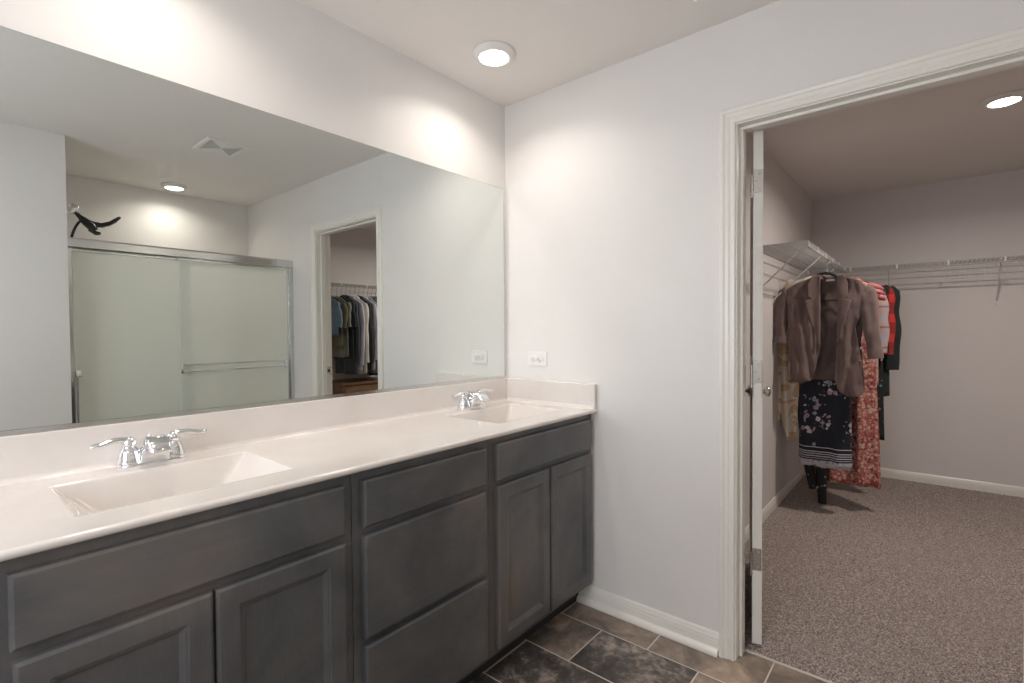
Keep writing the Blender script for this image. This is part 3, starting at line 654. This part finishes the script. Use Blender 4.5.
s = MB(); s.tube([(-.048, -.040, 1.606), (-.038, -.008, 1.612), (.000, .024, 1.604), (.055, .024, 1.604), (.090, -.008, 1.612), (.100, -.040, 1.604)], [.009, .010, .011, .011, .010, .009], 10, None, [1.7] * 6, (0, 0, 1)); s.build('collar', M['taupe'], bl)
def jsleeve(pts, rr):
    s = MB(); P2, R2 = [], []
    for i in range((len(pts) - 1) * 6 + 1):
        q = i / 6; k = min(int(q), len(pts) - 2); f = q - k; P2.append(Vector(pts[k]).lerp(Vector(pts[k + 1]), f)); R2.append((rr[k] + (rr[k + 1] - rr[k]) * f))
    s.tube(P2, R2, 22, None, [.72] * len(P2), (0, 1, 0)); s.wrinkle(.013, 15, 7.); return s
s = jsleeve([(-.200, -.005, 1.548), (-.225, -.008, 1.515), (-.243, -.010, 1.46), (-.252, -.012, 1.38), (-.256, -.016, 1.30), (-.258, -.022, 1.235), (-.259, -.026, 1.190)], [.030, .046, .049, .045, .041, .038, .037]); s.build('sleeve', M['taupe'], bl)
s = MB(); s.tube([(-.2585, -.024, 1.222), (-.259, -.025, 1.210), (-.260, -.026, 1.178)], [.040, .0415, .040], 18, None, [.75] * 3, (0, 1, 0)); s.build('cuff', M['taupe'], bl)
s = jsleeve([(.215, -.006, 1.530), (.232, -.010, 1.500), (.238, -.016, 1.44), (.244, -.022, 1.36), (.254, -.028, 1.27), (.266, -.034, 1.18), (.276, -.038, 1.10)], [.030, .046, .050, .047, .044, .040, .037]); s.build('sleeve', M['taupe'], bl)
s = MB(); s.tube([(.2705, -.036, 1.145), (.274, -.037, 1.13), (.279, -.039, 1.085)], [.0415, .043, .041], 18, None, [.75] * 3, (0, 1, 0)); s.build('cuff', M['taupe'], bl)
s = MB(); s.sheet([(1.075, .125, .208), (1.058, .125, .208)], lambda u, z: dright(u, z) - .005, 8, .004); s.build('pocket_welt', M['taupe'], bl)
s = MB(); s.lathe([(.008, 0), (.0085, .002), (.006, .0045), (0, .005)], 14, Matrix.Translation((.207, -.066, 1.150)) @ Matrix.Rotation(PI / 2, 4, 'X')); s.build('button', M['chrome'], bl, 'silver button')
s = MB(); s.box((.005, .014, 1.585), (.055, .0165, 1.598), .001); s.build('neck_label', M['white_plastic'], bl, 'small white neck label')
hang(HB, 1.86, YL + 0.0, RZ, 'black hanger carrying the taupe blazer', 'hangers on the left closet shelf', ROD)
# --- navy skirt with flowers and white hem bands
def banded_floral(name, zb):
    t = floral(name, (.010, .013, .024), [(.42, .26, .36), (.62, .60, .62), (.50, .36, .44), (.30, .34, .46)], 34, .46, .85, 8, .54)
    c0 = t.b.inputs['Base Color'].links[0].from_socket; v = t.coord('Object'); z = t.sep(v)[2]
    d = t.math('SUBTRACT', z, zb); c = c0
    n = t.noise(v, 60, 2)
    c = t.mix(t.math('LESS_THAN', d, .128), c, (.012, .014, .026))
    for lo, hi, colr in ((.128, .133, (.55, .55, .60)), (.098, .104, (.55, .55, .60)), (.084, .089, (.55, .55, .6)), (.068, .074, (.55, .55, .6)), (.054, .058, (.5, .5, .56)), (-.05, .044, (.47, .47, .53))):
        b = t.math('MULTIPLY', t.math('GREATER_THAN', d, lo), t.math('LESS_THAN', d, hi)); c = t.mix(b, c, colr)
    c = t.mix(t.math('MULTIPLY', t.math('LESS_THAN', d, .044), t.math('GREATER_THAN', n, .60)), c, (.20, .20, .25))
    t.set(Base_Color=c); return t.m
sk = garment('floral_skirt', 1.955, YL + .012, RZ, 'navy floral skirt with white striped hem below the taupe blazer', 'skirt', WG, banded_floral('navy_floral_print', .340 - ROD), .150, -.62, .340 - ROD, None, .040, .158, .010, 1.3, neck=.13, drop=.02, pinch=0)
s = MB(); s.box((-.135, -.020, -.645), (.135, .020, -.600), .006); s.build('waistband', fabric('navy_band', (.012, .014, .024)), sk)
ch = thing('clip_hanger', (1.955, YL, ROD), 'pale clip hanger holding the navy floral skirt', 'hanger', 'hangers on the left closet shelf', RZ)
s = MB(); s.tube([(0, 0, -.60), (0, 0, -.036)] + [(.020 * math.cos(-PI / 2 + PI * 1.25 * i / 12), 0, -.015 + .020 * math.sin(-PI / 2 + PI * 1.25 * i / 12)) for i in range(1, 13)], .002, 6, None, None, (0, 1, 0)); s.build('hook', M['chrome'], ch)
s = MB(); s.tube([(-.14, 0, -.595), (.14, 0, -.595)], .005, 8); s.build('clip_bar', M['clearp'], ch)
for sx in (-1, 1): s = MB(); s.box((sx * .11 - .012, -.012, -.625), (sx * .11 + .012, .012, -.585), .003); s.build('clip', M['clearp'], ch)
# --- black floral trousers reaching the carpet
fl2 = floral('black_floral_print', (.010, .010, .013), [(.55, .55, .58), (.40, .28, .32), (.30, .32, .36)], 42, .34, .6, 8).m
tr_ = thing('floral_trousers', (2.10, YL, ROD), 'black floral trousers hanging nearly to the carpet behind the skirt', 'trousers', WG, RZ)
for sg, nm in ((-1, 0), (1, 1)):
    s = MB(); pts, rr = [], []
    for i in range(17):
        q = i / 16; pts.append((sg * (.055 - .030 * q) - .085 - .035 * math.sin(q * 3) * (1 if sg < 0 else .4) + .02 * q, .012 * math.sin(q * 6 + sg), -.78 - (.93 - (.10 if sg < 0 else 0)) * q)); rr.append(.060 - .034 * q)
    s.tube(pts, rr, 16, None, [.5] * 17, (0, 1, 0)); s.build('trouser_leg', fl2, tr_)
s = MB(); s.tube([(-.085, 0, -.70), (-.085, 0, -.80)], [.125, .115], 24, None, [.28] * 2, (0, 1, 0)); s.tube([(-.085, 0, -.12), (-.085, 0, -.70)], [.10, .125], 24, None, [.28] * 2, (0, 1, 0)); s.build('bodice', fl2, tr_)
# --- cream and tan blouse at the left
t = NT('cream_tan_print'); v = t.coord('Object'); n_ = t.noise(v, 7.5, 2, .5, 1.4)
t.set(Base_Color=t.ramp(n_, [(.40, (.78, .72, .63)), (.50, (.80, .74, .66)), (.53, (.62, .40, .24)), (.66, (.70, .50, .32))]), Roughness=.5); M['cream'] = t.m
cb_ = thing('cream_blouse', (2.005, YL, ROD), 'cream and tan patterned blouse with long points left of the blazer', 'blouse', WG, RZ)
s = MB()
s.sheet([(-.20, -.30, -.02), (-.50, -.320, -.05), (-.80, -.322, -.10), (-.95, -.326, -.17), (-1.03, -.310, -.175), (-1.11, -.285, -.178), (-1.20, -.262, -.182), (-1.265, -.235, -.200)], lambda u, z: -.012 + .018 * math.sin(u * 70 + z * 3), 18, .005)
s.build('body', M['cream'], cb_)
s = MB(); s.tube([(-.22, 0, -.12), (-.285, 0, -.25), (-.315, .01, -.50), (-.322, .01, -.80), (-.312, .0, -1.05), (-.300, .0, -1.13)], [.02, .04, .036, .030, .022, .008], 14, None, [.5] * 6, (0, 1, 0)); s.build('sleeve', M['cream'], cb_)
s = MB(); s.tube([(.0, 0, -.10), (-.12, 0, -.13), (-.24, 0, -.17)], [.015, .02, .02], 10); s.build('collar', M['cream'], cb_)
# --- black camisole with a pale ring
garment('black_camisole', 2.047, YL + .065, RZ, 'black top glimpsed between blazer sleeve and body', 'top', WG, fabric('black_jersey', (.010, .010, .012)), .15, -.12, -.80, None, .02, .17, .006, 2.0)
# --- coral floral dress
t = floral('coral_floral_print', (.36, .105, .082), [(.60, .46, .38), (.20, .040, .045), (.52, .26, .20), (.62, .40, .34)], 58, .62, .9, 9, .30); M['coral'] = t.m
garment('coral_dress', 2.17, YL - .085, RZ, 'long coral floral dress hanging to the right of the navy skirt', 'dress', WG, M['coral'], .150, -.12, .195 - ROD, None, .036, .205, .026, .6, k=40, pinch=.3)
t = floral('pink_ruffle_print', (.52, .17, .17), [(.62, .35, .33), (.30, .04, .05), (.60, .28, .26)], 44, .55, .85, 14, .4); M['pinkr'] = t.m
pk = garment('pink_ruffled_top', 2.265, YL - .02, RZ, 'pink floral ruffled top with peeking shoulder behind the blazer', 'top', WG, M['pinkr'], .235, -.13, -.55, None, .03, .22, .010, 2.2)
s = MB(); 
for q in range(3): s.tube([(.16 + .012 * q, -.03, -.165 - q * .035), (.20 + .01 * q, -.045, -.175 - q * .035), (.245 + .008 * q, -.03, -.195 - q * .035), (.262 + .006 * q, .0, -.205 - q * .035)], [.012, .022, .024, .012], 12, None, [.8] * 4)
s.build('ruffle', M['pinkr'], pk)
M['peach'] = plaid('peach_blue_plaid', (.60, .30, .20), (.42, .40, .46), (.10, .14, .26), 8, 7, .45, .10)
garment('peach_plaid_shirt', 2.36, YL - .02, RZ, 'peach and grey plaid shirt edge right of the blazer sleeve', 'shirt', WG, M['peach'], .255, -.16, -.87, (.42, .055, .04), .034, .265, .010, 3.1)
M['buffalo'] = plaid('red_black_check', (.012, .010, .012), (.56, .035, .028), (.012, .010, .012), 7, 7, .42, .02)
garment('red_check_shirt', 2.555, YL - .02, RZ, 'red and black checked shirt at the right end of the women\'s row', 'shirt', WG, M['buffalo'], .275, -.10, -.80, (.50, .06, .045), .036, .28, .008, 4.0)
garment('dark_green_coat', 2.68, YL - .02, RZ, 'dark green black coat behind the red checked shirt', 'coat', WG, fabric('dark_green_wool', (.012, .022, .020)), .30, -.10, -.98, (.62, .062, .048), .040, .31, .008, 5.0)
garment('fringed_top', 2.45, YL - .09, RZ, 'black floral top hanging low between coral dress and wall', 'top', WG, floral('black_orange_print', (.012, .014, .014), [(.5, .12, .05), (.4, .38, .3), (.1, .3, .25)], 40, .4, .5, 9).m, .20, -.12, -1.27, None, .03, .22, .010, 5.5)
for i, (x, who) in enumerate(((2.17, 'the coral floral dress'), (2.265, 'the pink ruffled top'), (2.36, 'the peach plaid shirt'), (2.555, 'the red checked shirt'), (2.68, 'the dark green coat'))):
    hang(HB if i % 2 else HP, x, YL, RZ, ('black' if i % 2 else 'pale plastic') + ' hanger carrying ' + who, 'hangers on the left closet shelf')
hang(HB, 2.45, YL, RZ, 'black hanger carrying the black floral top', 'hangers on the left closet shelf')
hang(HP, 2.005, YL, RZ, 'pale plastic hanger carrying the cream blouse', 'hangers on the left closet shelf')
hang(HP, 2.10, YL, RZ, 'pale plastic hanger carrying the black floral trousers', 'hangers on the left closet shelf')
hang(HB, 2.047, YL, RZ, 'black hanger carrying the black top', 'hangers on the left closet shelf')

# --- men's row on the right-hand shelf, seen in the mirror
MG = 'shirts and jackets on the right closet shelf'
RW = [('striped_tee', (.16, .26, .36), 'tee', 'light blue short sleeved tee at the left end of the mirrored row', -.50),
      ('olive_tee', (.15, .14, .085), 'tee', 'olive short sleeved tee near the left end of the mirrored row', -.62),
      ('grey_tee', (.22, .225, .19), 'tee', 'grey green short sleeved tee beside the olive tee', -.72),
      ('navy_tee', (.018, .024, .040), 'tee', 'navy short sleeved tee with dark sleeve in the mirrored row', -.74),
      ('charcoal_jacket', (.065, .078, .085), 'long', 'charcoal long jacket left of the lavender shirts', -.90),
      ('lavender_shirt', (.58, .58, .70), 'long', 'pale lavender dress shirt, left one of two', -.88),
      ('cream_shirt', (.80, .77, .68), 'long', 'cream dress shirt between two lavender shirts', -.90),
      ('black_shirt', (.018, .020, .026), 'long', 'black long sleeved shirt between cream and lavender shirts', -.86),
      ('lavender_shirt', (.62, .62, .74), 'long', 'pale lavender dress shirt, right one of two', -.86),
      ('grey_shirt', (.36, .37, .39), 'long', 'mid grey long sleeved shirt right of the lavender shirts', -.90),
      ('slate_jacket', (.09, .105, .11), 'long', 'slate grey jacket right of the grey shirt', -.93),
      ('black_jacket', (.022, .025, .030), 'long', 'black jacket left of the navy patterned shirt', -.92),
      ('navy_patterned_shirt', None, 'long', 'navy and blue patterned shirt near the right end of the mirrored row', -.95),
      ('blue_shirt', (.06, .12, .20), 'tee', 'blue short sleeved shirt at the right end of the mirrored row', -.80),
      ('red_shirt', (.45, .06, .05), 'tee', 'red short sleeved shirt glimpsed at the right door edge', -.75)]
for i, (nm, c, kd, lab, zh) in enumerate(RW):
    x = .655 + i * .052; random.seed(i)
    m = fabric(nm + '_cloth', c, .2) if c else floral('navy_blue_print', (.015, .022, .045), [(.06, .12, .22), (.14, .22, .34)], 26, .5, .8, 9).m
    rz = PI / 2 + random.uniform(-.02, .02); dz = -.118
    garment(nm, x, YR, rz, lab, 'shirt' if 'shirt' in nm or 'tee' in nm else 'jacket', MG, m, .215 + random.uniform(-.02, .012), dz, zh, (.24, .046, .044, 0.) if kd == 'tee' else (.60 + random.uniform(-.03, .04), .040, .032, 0.), .014, .225, .009, i * 1.7, collar=(m if kd == 'long' else None))
    hang(HP if i % 3 else HB, x, YR, rz, ('pale' if i % 3 else 'black') + ' hanger carrying the ' + {5: 'left lavender shirt', 8: 'right lavender shirt'}.get(i, nm.replace('_', ' ')), 'hangers on the right closet shelf')

# --- dresser under the row
t = NT('oak_veneer'); v = t.coord('Object', (3, 30, 30)); g_ = t.noise(v, 1.5, 5, .6, .5)
t.set(Base_Color=t.ramp(g_, [(.3, (.16, .085, .045)), (.7, (.30, .175, .10))]), Roughness=.4); M['oak'] = t.m
dr = thing('dresser', (0, 0, 0), 'brown wooden dresser under the shirts, reflected in the mirror', 'dresser')
s = MB(); s.box((.745, -3.215, .012), (1.90, -2.815, .735), .003); s.build('body', M['oak'], dr)
s = MB(); s.box((.730, -3.222, .736), (1.915, -2.795, .760), .004); s.build('dresser_top', M['oak'], dr)
for j in range(3):
    for (a, b) in ((.765, 1.315), (1.33, 1.88)):
        s = MB(); z1 = .718 - j * .225; s.box((a, -2.8145, z1 - .205), (b, -2.798, z1), .003); d_ = s.build('drawer', M['oak'], dr)
        q = MB(); q.lathe([(.006, 0), (.008, .012), (.016, .018), (.014, .026), (0, .028)], 16, Matrix.Translation(((a + b) / 2, -2.798, z1 - .10)) @ Matrix.Rotation(-PI / 2, 4, 'X')); q.build('knob', M['satin'], d_)
